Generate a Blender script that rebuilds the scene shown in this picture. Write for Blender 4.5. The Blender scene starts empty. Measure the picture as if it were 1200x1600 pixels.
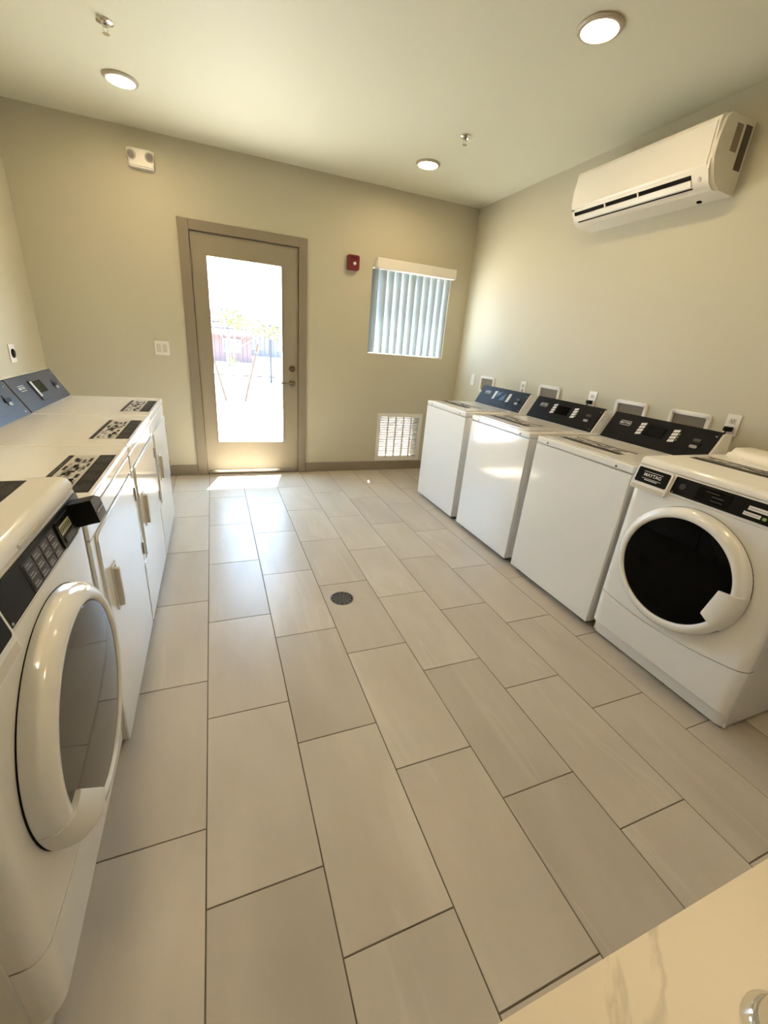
import bpy, bmesh, math, random
from mathutils import Matrix, Vector
random.seed(7)
sc = bpy.context.scene
C = sc.collection
R = math.radians

# ------------------------------------------------------------------ camera
cam_d = bpy.data.cameras.new('camera')
cam_d.sensor_fit = 'HORIZONTAL'
cam_d.sensor_width = 36.0
cam_d.lens = 36.0 * 648.19 / 1200.0
cam_d.clip_start = 0.01
cam_d.clip_end = 300
cam = bpy.data.objects.new('camera', cam_d)
C.objects.link(cam)
cam.matrix_world = Matrix(((0.93062756, 0.06408559, -0.3603129, 0.10747),
                           (-0.35701623, 0.37540276, -0.85534331, -1.69244),
                           (0.08044728, 0.92464361, 0.37223975, 1.38368),
                           (0, 0, 0, 1)))
sc.camera = cam

# ------------------------------------------------------------------ world, sun, exposure
world = bpy.data.worlds.new('sky')
sc.world = world
world.use_nodes = True
bg = world.node_tree.nodes['Background']
bg.inputs[0].default_value = (0.48, 0.71, 1.0, 1)
bg.inputs[1].default_value = 10.0

SUN_STRENGTH = 68.0
sun_d = bpy.data.lights.new('sun', 'SUN')
sun_d.energy = SUN_STRENGTH
sun_d.angle = R(0.6)
sun_d.color = (1.0, 0.96, 0.88)
sun = bpy.data.objects.new('sun', sun_d)
C.objects.link(sun)
sun.rotation_euler = Vector((-0.080, -0.295, -1.0)).to_track_quat('-Z', 'Y').to_euler()
sun.location = (2, 8, 12)

LAMP_RADIANCE = 80.0
LAMP_COLOR = (1.0, 0.74, 0.44)

vs = sc.view_settings
vs.view_transform = 'Standard'
vs.look = 'None'
vs.exposure = 0.80
vs.gamma = 1.0
vs.use_curve_mapping = False

# ------------------------------------------------------------------ materials
MATS = {}
def nodes_of(m):
    return m.node_tree.nodes, m.node_tree.links

def mat(name, col, rough=0.5, metal=0.0, spec=0.5, coat=0.0, bump=None, vary=None, emit=None):
    """plain principled; bump=(scale, strength, distance); vary=(scale, amount) value noise in object space"""
    if name in MATS:
        return MATS[name]
    m = bpy.data.materials.new(name)
    m.use_nodes = True
    n, l = nodes_of(m)
    b = n['Principled BSDF']
    b.inputs['Base Color'].default_value = (*col, 1)
    b.inputs['Roughness'].default_value = rough
    b.inputs['Metallic'].default_value = metal
    b.inputs['Specular IOR Level'].default_value = spec
    b.inputs['Coat Weight'].default_value = coat
    b.inputs['Coat Roughness'].default_value = 0.06
    if emit:
        b.inputs['Emission Color'].default_value = (*emit[0], 1)
        b.inputs['Emission Strength'].default_value = emit[1]
    tc = n.new('ShaderNodeTexCoord') if (bump or vary) else None
    if vary:
        t = n.new('ShaderNodeTexNoise')
        t.inputs['Scale'].default_value = vary[0]
        t.inputs['Detail'].default_value = 4
        l.new(tc.outputs['Object'], t.inputs['Vector'])
        mx = n.new('ShaderNodeMix')
        mx.data_type = 'RGBA'
        a = vary[1]
        mx.inputs[6].default_value = tuple(c * (1 - a) for c in col) + (1,)
        mx.inputs[7].default_value = tuple(min(1, c * (1 + a)) for c in col) + (1,)
        l.new(t.outputs['Fac'], mx.inputs[0])
        l.new(mx.outputs[2], b.inputs['Base Color'])
    if bump:
        t = n.new('ShaderNodeTexNoise')
        t.inputs['Scale'].default_value = bump[0]
        t.inputs['Detail'].default_value = 3
        l.new(tc.outputs['Object'], t.inputs['Vector'])
        bp = n.new('ShaderNodeBump')
        bp.inputs['Strength'].default_value = bump[1]
        bp.inputs['Distance'].default_value = bump[2]
        l.new(t.outputs['Fac'], bp.inputs['Height'])
        l.new(bp.outputs['Normal'], b.inputs['Normal'])
    MATS[name] = m
    return m

def tile_material():
    m = bpy.data.materials.new('floor_tile')
    m.use_nodes = True
    n, l = nodes_of(m)
    b = n['Principled BSDF']
    tc = n.new('ShaderNodeTexCoord')
    oi = n.new('ShaderNodeObjectInfo')
    off = n.new('ShaderNodeVectorMath'); off.operation = 'SCALE'
    off.inputs[0].default_value = (37.0, 53.0, 11.0)
    l.new(oi.outputs['Random'], off.inputs['Scale'])
    add = n.new('ShaderNodeVectorMath'); add.operation = 'ADD'
    l.new(tc.outputs['Object'], add.inputs[0]); l.new(off.outputs[0], add.inputs[1])
    mp = n.new('ShaderNodeMapping'); mp.inputs['Scale'].default_value = (3.2, 1.1, 1)
    mp.inputs['Rotation'].default_value = (0, 0, R(6))
    l.new(add.outputs[0], mp.inputs['Vector'])
    cl = n.new('ShaderNodeTexNoise'); cl.inputs['Scale'].default_value = 1.5; cl.inputs['Detail'].default_value = 5
    cl.inputs['Distortion'].default_value = 0.4
    l.new(mp.outputs[0], cl.inputs['Vector'])
    r1 = n.new('ShaderNodeValToRGB')
    r1.color_ramp.elements[0].position = 0.28; r1.color_ramp.elements[0].color = (0.46, 0.412, 0.340, 1)
    r1.color_ramp.elements[1].position = 0.72; r1.color_ramp.elements[1].color = (0.55, 0.502, 0.425, 1)
    l.new(cl.outputs['Fac'], r1.inputs[0])
    # thin pale veins that run along the plank
    mp2 = n.new('ShaderNodeMapping'); mp2.inputs['Scale'].default_value = (6.0, 0.9, 1)
    mp2.inputs['Rotation'].default_value = (0, 0, R(-12))
    l.new(add.outputs[0], mp2.inputs['Vector'])
    vn = n.new('ShaderNodeTexNoise'); vn.inputs['Scale'].default_value = 1.2; vn.inputs['Detail'].default_value = 2
    vn.inputs['Distortion'].default_value = 0.8
    l.new(mp2.outputs[0], vn.inputs['Vector'])
    r2 = n.new('ShaderNodeValToRGB')
    e = r2.color_ramp.elements
    e[0].position = 0.60; e[0].color = (0, 0, 0, 1)
    e[1].position = 0.66; e[1].color = (0.22, 0.22, 0.22, 1)
    e.new(0.685).color = (0, 0, 0, 1)
    l.new(vn.outputs['Fac'], r2.inputs[0])
    mx = n.new('ShaderNodeMix'); mx.data_type = 'RGBA'
    l.new(r2.outputs[0], mx.inputs[0]); l.new(r1.outputs[0], mx.inputs[6])
    mx.inputs[7].default_value = (0.66, 0.62, 0.55, 1)
    hv = n.new('ShaderNodeHueSaturation')
    mr = n.new('ShaderNodeMapRange'); mr.inputs['To Min'].default_value = 0.93; mr.inputs['To Max'].default_value = 1.05
    l.new(oi.outputs['Random'], mr.inputs[0]); l.new(mr.outputs[0], hv.inputs['Value'])
    l.new(mx.outputs[2], hv.inputs['Color'])
    l.new(hv.outputs[0], b.inputs['Base Color'])
    b.inputs['Roughness'].default_value = 0.32
    b.inputs['Specular IOR Level'].default_value = 0.31
    return m

def marble_material():
    m = bpy.data.materials.new('marble_quartz')
    m.use_nodes = True
    n, l = nodes_of(m)
    b = n['Principled BSDF']
    tc = n.new('ShaderNodeTexCoord')
    mp0 = n.new('ShaderNodeMapping'); mp0.inputs['Rotation'].default_value = (0, 0, R(-38))
    l.new(tc.outputs['Object'], mp0.inputs['Vector'])
    mp = n.new('ShaderNodeMapping'); mp.inputs['Scale'].default_value = (2.2, 9.0, 3.0)
    l.new(mp0.outputs[0], mp.inputs['Vector'])
    t = n.new('ShaderNodeTexNoise'); t.inputs['Scale'].default_value = 1.0; t.inputs['Detail'].default_value = 6
    t.inputs['Distortion'].default_value = 0.5
    l.new(mp.outputs[0], t.inputs['Vector'])
    r = n.new('ShaderNodeValToRGB'); e = r.color_ramp.elements
    e[0].position = 0.468; e[0].color = (0, 0, 0, 1)
    e[1].position = 0.49; e[1].color = (0.8, 0.8, 0.8, 1)
    e.new(0.508).color = (0, 0, 0, 1)
    l.new(t.outputs['Fac'], r.inputs[0])
    t2 = n.new('ShaderNodeTexNoise'); t2.inputs['Scale'].default_value = 5
    l.new(tc.outputs['Object'], t2.inputs['Vector'])
    mul = n.new('ShaderNodeMath'); mul.operation = 'MULTIPLY'
    l.new(r.outputs[0], mul.inputs[0]); l.new(t2.outputs['Fac'], mul.inputs[1])
    mx = n.new('ShaderNodeMix'); mx.data_type = 'RGBA'
    mx.inputs[6].default_value = (0.86, 0.79, 0.66, 1); mx.inputs[7].default_value = (0.40, 0.36, 0.27, 1)
    l.new(mul.outputs[0], mx.inputs[0]); l.new(mx.outputs[2], b.inputs['Base Color'])
    b.inputs['Roughness'].default_value = 0.38
    return m

def glass_material(name, tint=(1, 1, 1)):
    m = bpy.data.materials.new(name); m.use_nodes = True
    n, l = nodes_of(m)
    n.remove(n['Principled BSDF'])
    o = n['Material Output']
    tr = n.new('ShaderNodeBsdfTransparent'); tr.inputs[0].default_value = (*tint, 1)
    gl = n.new('ShaderNodeBsdfGlossy'); gl.inputs['Roughness'].default_value = 0.02
    fr = n.new('ShaderNodeFresnel'); fr.inputs['IOR'].default_value = 1.45
    mx = n.new('ShaderNodeMixShader')
    ge = n.new('ShaderNodeNewGeometry')
    iv = n.new('ShaderNodeMath'); iv.operation = 'SUBTRACT'; iv.inputs[0].default_value = 1.0
    l.new(ge.outputs['Backfacing'], iv.inputs[1])
    ml = n.new('ShaderNodeMath'); ml.operation = 'MULTIPLY'
    l.new(fr.outputs[0], ml.inputs[0]); l.new(iv.outputs[0], ml.inputs[1])
    l.new(ml.outputs[0], mx.inputs[0]); l.new(tr.outputs[0], mx.inputs[1]); l.new(gl.outputs[0], mx.inputs[2])
    l.new(mx.outputs[0], o.inputs['Surface'])
    return m

def vane_material():
    m = bpy.data.materials.new('blind_vane'); m.use_nodes = True
    n, l = nodes_of(m)
    n.remove(n['Principled BSDF'])
    o = n['Material Output']
    d = n.new('ShaderNodeBsdfDiffuse'); d.inputs[0].default_value = (0.58, 0.63, 0.64, 1)
    t = n.new('ShaderNodeBsdfTranslucent'); t.inputs[0].default_value = (0.26, 0.31, 0.34, 1)
    mx = n.new('ShaderNodeMixShader'); mx.inputs[0].default_value = 0.35
    l.new(d.outputs[0], mx.inputs[1]); l.new(t.outputs[0], mx.inputs[2]); l.new(mx.outputs[0], o.inputs['Surface'])
    return m

def screen_material():  # half-clear sheet added to dim the vent opening
    m = bpy.data.materials.new('dimming_screen'); m.use_nodes = True
    n, l = nodes_of(m)
    n.remove(n['Principled BSDF'])
    o = n['Material Output']
    d = n.new('ShaderNodeBsdfDiffuse'); d.inputs[0].default_value = (0.42, 0.33, 0.27, 1)
    t = n.new('ShaderNodeBsdfTransparent')
    mx = n.new('ShaderNodeMixShader'); mx.inputs[0].default_value = 0.22
    l.new(d.outputs[0], mx.inputs[1]); l.new(t.outputs[0], mx.inputs[2]); l.new(mx.outputs[0], o.inputs['Surface'])
    return m

WALL = mat('wall_paint', (0.56, 0.53, 0.41), 0.55, spec=0.3, bump=(160, 0.10, 0.002))
CEIL = mat('ceiling_paint', (0.68, 0.665, 0.525), 0.6, spec=0.25, bump=(140, 0.10, 0.002))
TRIM = mat('taupe_trim_paint', (0.255, 0.215, 0.155), 0.42)
DOORP = mat('taupe_door_paint', (0.305, 0.265, 0.19), 0.40)
GROUT = mat('grout', (0.125, 0.10, 0.07), 0.85, vary=(60, 0.2))
TILE = tile_material()
MARBLE = marble_material()
GLASS = glass_material('clear_glass')
VANE = vane_material()
SCREEN = screen_material()
ENAMEL = mat('white_enamel', (0.86, 0.85, 0.81), 0.13, coat=0.4)
PLASTIC = mat('white_plastic', (0.80, 0.78, 0.72), 0.33)
BEIGEP = mat('beige_plastic', (0.60, 0.56, 0.47), 0.35)
BLACKP = mat('black_panel', (0.010, 0.010, 0.010), 0.32, spec=0.10)
BLACK_SHEEN = mat('black_panel_sheen', (0.058, 0.057, 0.058), 0.38, spec=0.20)  # black console face, lightened: daylight sheen put into the base colour
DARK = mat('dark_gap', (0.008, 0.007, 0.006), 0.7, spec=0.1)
DISPLAY = mat('display_glass', (0.003, 0.003, 0.003), 0.08, spec=0.12)
LCD = mat('lcd_green', (0.018, 0.020, 0.010), 0.25, spec=0.05)
BGLASS = mat('black_door_glass', (0.002, 0.002, 0.002), 0.05, spec=0.07)
BGLASS_REFL = mat('black_glass_reflection', (0.030, 0.030, 0.030), 0.06, spec=0.6)  # black glass as well; grey reflection put into its base colour
CHIP = mat('white_print', (0.72, 0.72, 0.70), 0.45)
GREYPRINT = mat('grey_print', (0.30, 0.29, 0.28), 0.5)
MIDPRINT = mat('mid_grey_print', (0.075, 0.070, 0.065), 0.5, spec=0.2)
BLACKPRINT = mat('black_print', (0.012, 0.010, 0.009), 0.45, spec=0.12)
GREENP = mat('green_print', (0.25, 0.42, 0.12), 0.45)
STICKW = mat('sticker_white', (0.56, 0.54, 0.51), 0.35)
STEEL = mat('satin_steel', (0.40, 0.37, 0.32), 0.28, metal=1.0)
LEVERM = mat('darkened_lever', (0.20, 0.17, 0.125), 0.25, metal=1.0)  # metal darkened in place of the shadows around the door handle
CHROME = mat('chrome', (0.80, 0.79, 0.76), 0.07, metal=1.0)
DRAINM = mat('drain_metal', (0.16, 0.145, 0.125), 0.45, metal=0.7, vary=(90, 0.35))
RED = mat('alarm_red', (0.15, 0.006, 0.011), 0.35)
LENS = mat('clear_lens', (0.62, 0.58, 0.55), 0.12)
GASKET = mat('grey_rubber', (0.10, 0.10, 0.10), 0.6)

# ------------------------------------------------------------------ mesh helpers
def obj(name, bm, m, parent=None, smooth=False):
    me = bpy.data.meshes.new(name)
    bmesh.ops.recalc_face_normals(bm, faces=bm.faces)
    bm.to_mesh(me); bm.free()
    if smooth:
        for p in me.polygons: p.use_smooth = True
        try: me.set_sharp_from_angle(angle=R(38))
        except Exception: pass
    me.materials.append(m)
    o = bpy.data.objects.new(name, me)
    C.objects.link(o)
    o.parent = parent
    return o

def share(name, src, parent=None, loc=(0, 0, 0), rot=(0, 0, 0)):
    o = src.copy(); o.name = name; C.objects.link(o); o.parent = parent
    o.location = loc; o.rotation_euler = rot
    return o

def tag(o, label, cat=None, group=None, kind=None):
    o['label'] = label
    if cat: o['category'] = cat
    if group: o['group'] = group
    if kind: o['kind'] = kind
    return o

def thing(name, label, cat, loc=(0, 0, 0), rotz=0.0, group=None, kind=None):
    o = bpy.data.objects.new(name, None)
    o.empty_display_size = 0.1
    C.objects.link(o)
    o.location = loc; o.rotation_euler = (0, 0, rotz)
    return tag(o, label, cat, group, kind)

def box(bm, x0, x1, y0, y1, z0, z1, M=None, bevel=0.0, seg=2):
    vs_ = [bm.verts.new((x, y, z)) for x in (x0, x1) for y in (y0, y1) for z in (z0, z1)]
    idx = [(0, 1, 3, 2), (4, 6, 7, 5), (0, 4, 5, 1), (2, 3, 7, 6), (0, 2, 6, 4), (1, 5, 7, 3)]
    fs = [bm.faces.new([vs_[i] for i in f]) for f in idx]
    bmesh.ops.recalc_face_normals(bm, faces=fs)
    allv = vs_
    if bevel > 0:
        ed = list({e for f in fs for e in f.edges})
        r = bmesh.ops.bevel(bm, geom=ed, offset=bevel, segments=seg, affect='EDGES', profile=0.5)
        allv = list({v for f in r['faces'] for v in f.verts} | {v for v in vs_ if v.is_valid})
    if M is not None:
        bmesh.ops.transform(bm, matrix=M, verts=allv)
    return bm

def B(x0, x1, y0, y1, z0, z1, M=None, bevel=0.0, seg=2):
    return box(bmesh.new(), x0, x1, y0, y1, z0, z1, M, bevel, seg)

def prism(bm, pts, a0, a1, axis='x', M=None):
    """pts: polygon; axis x -> pts are (y,z); axis y -> (x,z); axis z -> (x,y)"""
    def P(p, a):
        return {'x': (a, p[0], p[1]), 'y': (p[0], a, p[1]), 'z': (p[0], p[1], a)}[axis]
    lo = [bm.verts.new(P(p, a0)) for p in pts]
    hi = [bm.verts.new(P(p, a1)) for p in pts]
    n = len(pts)
    bm.faces.new(lo); bm.faces.new(hi)
    for i in range(n):
        bm.faces.new((lo[i], lo[(i + 1) % n], hi[(i + 1) % n], hi[i]))
    if M is not None:
        bmesh.ops.transform(bm, matrix=M, verts=lo + hi)
    return bm

def rrect(x0, x1, y0, y1, r, n=5):
    pts = []
    for cx, cy, a0 in ((x1 - r, y1 - r, 0), (x0 + r, y1 - r, 90), (x0 + r, y0 + r, 180), (x1 - r, y0 + r, 270)):
        for i in range(n + 1):
            a = R(a0 + 90 * i / n)
            pts.append((cx + r * math.cos(a), cy + r * math.sin(a)))
    return pts

def ring(bm, outer, inner, a0, a1, axis='y', M=None):
    """frame between two equal-length loops, extruded along axis"""
    def P(p, a):
        return {'x': (a, p[0], p[1]), 'y': (p[0], a, p[1]), 'z': (p[0], p[1], a)}[axis]
    o0 = [bm.verts.new(P(p, a0)) for p in outer]; o1 = [bm.verts.new(P(p, a1)) for p in outer]
    i0 = [bm.verts.new(P(p, a0)) for p in inner]; i1 = [bm.verts.new(P(p, a1)) for p in inner]
    n = len(outer)
    for k in range(n):
        j = (k + 1) % n
        bm.faces.new((o0[k], o0[j], o1[j], o1[k])); bm.faces.new((i0[k], i1[k], i1[j], i0[j]))
        bm.faces.new((o0[k], i0[k], i0[j], o0[j])); bm.faces.new((o1[k], o1[j], i1[j], i1[k]))
    if M is not None:
        bmesh.ops.transform(bm, matrix=M, verts=o0 + o1 + i0 + i1)
    return bm

def lathe(bm, prof, seg=40, M=None, axis='z', closed=False):
    """prof: list of (r, h) along the axis; r=0 ends collapse"""
    rings = []
    for r, h in prof:
        if r < 1e-6:
            rings.append([bm.verts.new((0, 0, h))])
        else:
            rings.append([bm.verts.new((r * math.cos(2 * math.pi * i / seg), r * math.sin(2 * math.pi * i / seg), h)) for i in range(seg)])
    pairs = list(zip(rings[:-1], rings[1:]))
    if closed: pairs.append((rings[-1], rings[0]))
    for a, b in pairs:
        for i in range(seg):
            j = (i + 1) % seg
            if len(a) == 1 and len(b) == 1: continue
            if len(a) == 1: bm.faces.new((a[0], b[j], b[i]))
            elif len(b) == 1: bm.faces.new((a[i], a[j], b[0]))
            else: bm.faces.new((a[i], a[j], b[j], b[i]))
    vs_ = [v for r in rings for v in r]
    A = Matrix.Identity(4)
    if axis == 'y': A = Matrix.Rotation(R(-90), 4, 'X')     # z -> +y
    if axis == 'x': A = Matrix.Rotation(R(90), 4, 'Y')      # z -> +x
    if M is not None: A = M @ A
    bmesh.ops.transform(bm, matrix=A, verts=vs_)
    return bm

def tube(bm, pts, rad, seg=8, caps=True):
    pts = [Vector(p) for p in pts]
    rads = rad if isinstance(rad, (list, tuple)) else [rad] * len(pts)
    prev = None; rings = []
    up = Vector((0, 0, 1))
    for i, p in enumerate(pts):
        t = (pts[min(i + 1, len(pts) - 1)] - pts[max(i - 1, 0)]).normalized()
        ref = up if abs(t.dot(up)) < 0.95 else Vector((1, 0, 0))
        if prev is None:
            a = t.cross(ref).normalized()
        else:
            a = (prev - t * prev.dot(t)).normalized()
        prev = a
        b = t.cross(a)
        rings.append([bm.verts.new(p + (a * math.cos(2 * math.pi * k / seg) + b * math.sin(2 * math.pi * k / seg)) * rads[i]) for k in range(seg)])
    for a, b in zip(rings[:-1], rings[1:]):
        for k in range(seg):
            j = (k + 1) % seg
            bm.faces.new((a[k], a[j], b[j], b[k]))
    if caps:
        bm.faces.new(rings[0]); bm.faces.new(rings[-1])
    return bm

def T(x, y, z): return Matrix.Translation((x, y, z))

def frame(origin, eu, ev):
    eu = Vector(eu).normalized(); ev = Vector(ev).normalized(); n = eu.cross(ev)
    return Matrix(((eu.x, ev.x, n.x, origin[0]), (eu.y, ev.y, n.y, origin[1]), (eu.z, ev.z, n.z, origin[2]), (0, 0, 0, 1)))

TEXT_CACHE = {}
def text(name, body, size, m, parent, M, align='CENTER', thick=0.0004):
    cu = bpy.data.curves.new(name, 'FONT')
    cu.body = body; cu.size = size; cu.align_x = align; cu.align_y = 'CENTER'; cu.extrude = thick; cu.offset = size * 0.012
    tmp = bpy.data.objects.new('tmp', cu)
    C.objects.link(tmp)
    dg = bpy.context.evaluated_depsgraph_get()
    me = bpy.data.meshes.new_from_object(tmp.evaluated_get(dg))
    bpy.data.objects.remove(tmp)
    me.transform(M)
    me.name = name
    me.materials.clear(); me.materials.append(m)
    o = bpy.data.objects.new(name, me); C.objects.link(o); o.parent = parent
    return o

# ------------------------------------------------------------------ room shell
XL, XR, YB, YF, H = -1.203, 2.76, 2.774, -2.95, 2.757
TH = 0.15
W_, L_ = 0.3085, 0.613

floor = tag(obj('floor', B(XL - TH, XR + TH, YF - TH, YB + TH, -0.12, -0.0022), GROUT),
            'beige stone-look plank tile floor with dark grout', kind='structure')
# tiles, one object each
G2 = 0.0019
tile_meshes = {}
def tile_mesh(w, l):
    k = (round(w, 4), round(l, 4))
    if k not in tile_meshes:
        bm = B(-w / 2, w / 2, -l / 2, l / 2, -0.0095, 0.0)
        bmesh.ops.bevel(bm, geom=[e for e in bm.edges if all(abs(v.co.z) < 1e-6 for v in e.verts)], offset=0.0009, segments=1, affect='EDGES')
        me = bpy.data.meshes.new('tile'); bm.to_mesh(me); bm.free(); me.materials.append(TILE)
        tile_meshes[k] = me
    return tile_meshes[k]
PH = {2: 0.703, 0: 0.370, 1: 0.037}
for k in range(-4, 9):
    x0, x1 = max(k * W_, XL + 0.001), min((k + 1) * W_, XR - 0.001)
    if x1 - x0 < 0.02: continue
    ph = PH[k % 3]
    nlo = math.floor(YF / L_ - ph) ; nhi = math.ceil(YB / L_ - ph)
    for n_ in range(nlo, nhi + 1):
        y0, y1 = max((n_ + ph) * L_, YF + 0.001), min((n_ + 1 + ph) * L_, YB - 0.001)
        if y1 - y0 < 0.02: continue
        o = bpy.data.objects.new('tile', tile_mesh(x1 - x0 - 2 * G2, y1 - y0 - 2 * G2))
        C.objects.link(o); o.parent = floor
        o.location = ((x0 + x1) / 2, (y0 + y1) / 2, 0)

tag(obj('ceiling', B(XL - TH, XR + TH, YF - TH, YB + TH, H, H + 0.12), CEIL), 'smooth pale beige painted ceiling', kind='structure')
tag(obj('wall_left', B(XL - TH, XL, YF - TH, YB + TH, 0, H), WALL), 'beige painted wall behind the dryers', kind='structure')
tag(obj('wall_right', B(XR, XR + TH, YF - TH, YB + TH, 0, H), WALL), 'beige painted wall behind the washers', kind='structure')
tag(obj('wall_front', B(XL, XR, YF - TH, YF, 0, H), WALL), 'beige painted wall behind the marble counter', kind='structure')

# back wall with real openings: door, window, vent
DX0, DX1, DZ1 = -0.060, 0.955, 2.195       # rough opening of the door
WX0, WX1, WZ0, WZ1 = 1.640, 2.530, 1.285, 2.095
VX0, VX1, VZ0, VZ1 = 1.850, 2.330, 0.150, 0.628
xs = sorted({XL, DX0, DX1, WX0, WX1, VX0, VX1, XR}); zs = sorted({0.0, DZ1, WZ0, WZ1, VZ0, VZ1, H})
def is_hole(x, z):
    return (DX0 < x < DX1 and z < DZ1) or (WX0 < x < WX1 and WZ0 < z < WZ1) or (VX0 < x < VX1 and VZ0 < z < VZ1)
bm = bmesh.new()
vd = {}
def V_(x, y, z):
    k = (round(x, 5), round(y, 5), round(z, 5))
    if k not in vd: vd[k] = bm.verts.new((x, y, z))
    return vd[k]
cells = {}
for i in range(len(xs) - 1):
    for j in range(len(zs) - 1):
        cells[i, j] = not is_hole((xs[i] + xs[i + 1]) / 2, (zs[j] + zs[j + 1]) / 2)
for (i, j), solid in cells.items():
    if not solid: continue
    x0, x1, z0, z1 = xs[i], xs[i + 1], zs[j], zs[j + 1]
    for y in (YB, YB + TH):
        bm.faces.new((V_(x0, y, z0), V_(x1, y, z0), V_(x1, y, z1), V_(x0, y, z1)))
    for di, dj, q in ((-1, 0, ((x0, z0), (x0, z1))), (1, 0, ((x1, z0), (x1, z1))), (0, -1, ((x0, z0), (x1, z0))), (0, 1, ((x0, z1), (x1, z1)))):
        if not cells.get((i + di, j + dj), False):
            (a, b), (c, d) = q
            bm.faces.new((V_(a, YB, b), V_(c, YB, d), V_(c, YB + TH, d), V_(a, YB + TH, b)))
tag(obj('wall_back', bm, WALL), 'beige painted end wall with glazed door and window', kind='structure')

# baseboards
BBH, BBT = 0.105, 0.012
def baseboard(name, x0, x1, y0, y1, label):
    tag(obj(name, B(x0, x1, y0, y1, 0.0005, BBH, bevel=0.003, seg=1), TRIM), label, kind='structure')
bb = thing('baseboard_back', 'taupe baseboard on the door wall', None, kind='structure')
obj('board', B(XL + 0.001, -0.105, YB - BBT, YB - 0.0005, 0.0005, BBH, bevel=0.003, seg=1), TRIM, bb)
obj('board', B(0.993, XR - 0.001, YB - BBT, YB - 0.0005, 0.0005, BBH, bevel=0.003, seg=1), TRIM, bb)
baseboard('baseboard_left', XL + 0.0005, XL + BBT, YF + 0.001, YB - BBT - 0.001, 'taupe baseboard behind the dryers')
baseboard('baseboard_right', XR - BBT, XR - 0.0005, YF + 0.001, YB - BBT - 0.001, 'taupe baseboard behind the washers')

# ------------------------------------------------------------------ door
door = thing('door_1', 'taupe half-glazed metal entrance door in a taupe frame', None, (0.447, YB, 0), kind='structure')
def DB(x0, x1, y0, y1, z0, z1, bevel=0.0): return B(x0 - 0.447, x1 - 0.447, y0, y1, z0, z1, bevel=bevel)
# hollow-metal frame: jambs and head with face returns
obj('frame_jamb', DB(-0.101, -0.016, -0.016, TH + 0.012, 0.001, 2.229, 0.003), TRIM, door)
obj('frame_jamb', DB(0.911, 0.988, -0.016, TH + 0.012, 0.001, 2.229, 0.003), TRIM, door)
obj('frame_head', DB(-0.016, 0.911, -0.016, TH + 0.012, 2.152, 2.229, 0.003), TRIM, door)
for a in ((-0.016, 0.020, 0.011, 2.152), (0.875, 0.911, 0.011, 2.152), (0.020, 0.875, 2.116, 2.152)):
    obj('door_stop', DB(a[0], a[1], 0.0525, 0.070, a[2], a[3]), TRIM, door)
obj('threshold', DB(-0.016, 0.911, 0.002, TH + 0.02, 0.001, 0.010, 0.002), STEEL, door)
gx0, gx1, gz0, gz1 = 0.114, 0.752, 0.340, 1.978
lx0, lx1, lz0, lz1 = -0.011, 0.906, 0.012, 2.147
bm = bmesh.new()
for a in ((lx0, gx0, lz0, lz1), (gx1, lx1, lz0, lz1), (gx0, gx1, lz0, gz0), (gx0, gx1, gz1, lz1)):
    box(bm, a[0] - 0.447, a[1] - 0.447, 0.006, 0.050, a[2], a[3])
bmesh.ops.remove_doubles(bm, verts=bm.verts, dist=1e-5)
leaf = obj('door_leaf', bm, DOORP, door)
bm = bmesh.new()   # glazing bead around the lite, in and out
for y0, y1 in ((0.001, 0.0065), (0.0495, 0.055)):
    o_ = [(gx0 - 0.447 - 0.010, gz0 - 0.010), (gx1 - 0.447 + 0.010, gz0 - 0.010), (gx1 - 0.447 + 0.010, gz1 + 0.010), (gx0 - 0.447 - 0.010, gz1 + 0.010)]
    i_ = [(gx0 - 0.447, gz0), (gx1 - 0.447, gz0), (gx1 - 0.447, gz1), (gx0 - 0.447, gz1)]
    ring(bm, o_, i_, y0, y1, 'y')
obj('glazing_bead', bm, DOORP, leaf)
obj('glass_pane', DB(gx0, gx1, 0.025, 0.031, gz0, gz1), GLASS, leaf)
obj('door_sweep', DB(lx0 + 0.02, lx1 - 0.02, 0.0, 0.006, 0.014, 0.045, 0.002), STEEL, leaf)
# lever set and deadbolt
hx = 0.846 - 0.447
bm = lathe(bmesh.new(), [(0, 0.0), (0.033, 0.0), (0.033, -0.006), (0.026, -0.011), (0.011, -0.012), (0.011, -0.050), (0, -0.050)], 28, T(hx, 0.006, 0.945), 'y')
lev = obj('lever_handle', bm, LEVERM, leaf, True)
bm = tube(bmesh.new(), [(hx + 0.004, -0.040, 0.945), (hx - 0.03, -0.043, 0.946), (hx - 0.075, -0.045, 0.947), (hx - 0.118, -0.042, 0.945)], [0.0105, 0.0095, 0.0085, 0.0075], 12)
obj('lever_arm', bm, LEVERM, lev, True)
bm = lathe(bmesh.new(), [(0, 0.0), (0.031, 0.0), (0.031, -0.010), (0.026, -0.016), (0, -0.017)], 28, T(hx, 0.006, 1.085), 'y')
box(bm, hx - 0.019, hx + 0.019, -0.034, -0.010, 1.079, 1.091, bevel=0.004)
obj('deadbolt', bm, LEVERM, leaf, True)
for hz in (0.25, 1.08, 1.92):
    bm = lathe(bmesh.new(), [(0, -0.055), (0.0065, -0.055), (0.0065, 0.055), (0, 0.055)], 10, T(-0.0135 - 0.447, 0.0, hz))
    obj('hinge', bm, TRIM, door, True)

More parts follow.
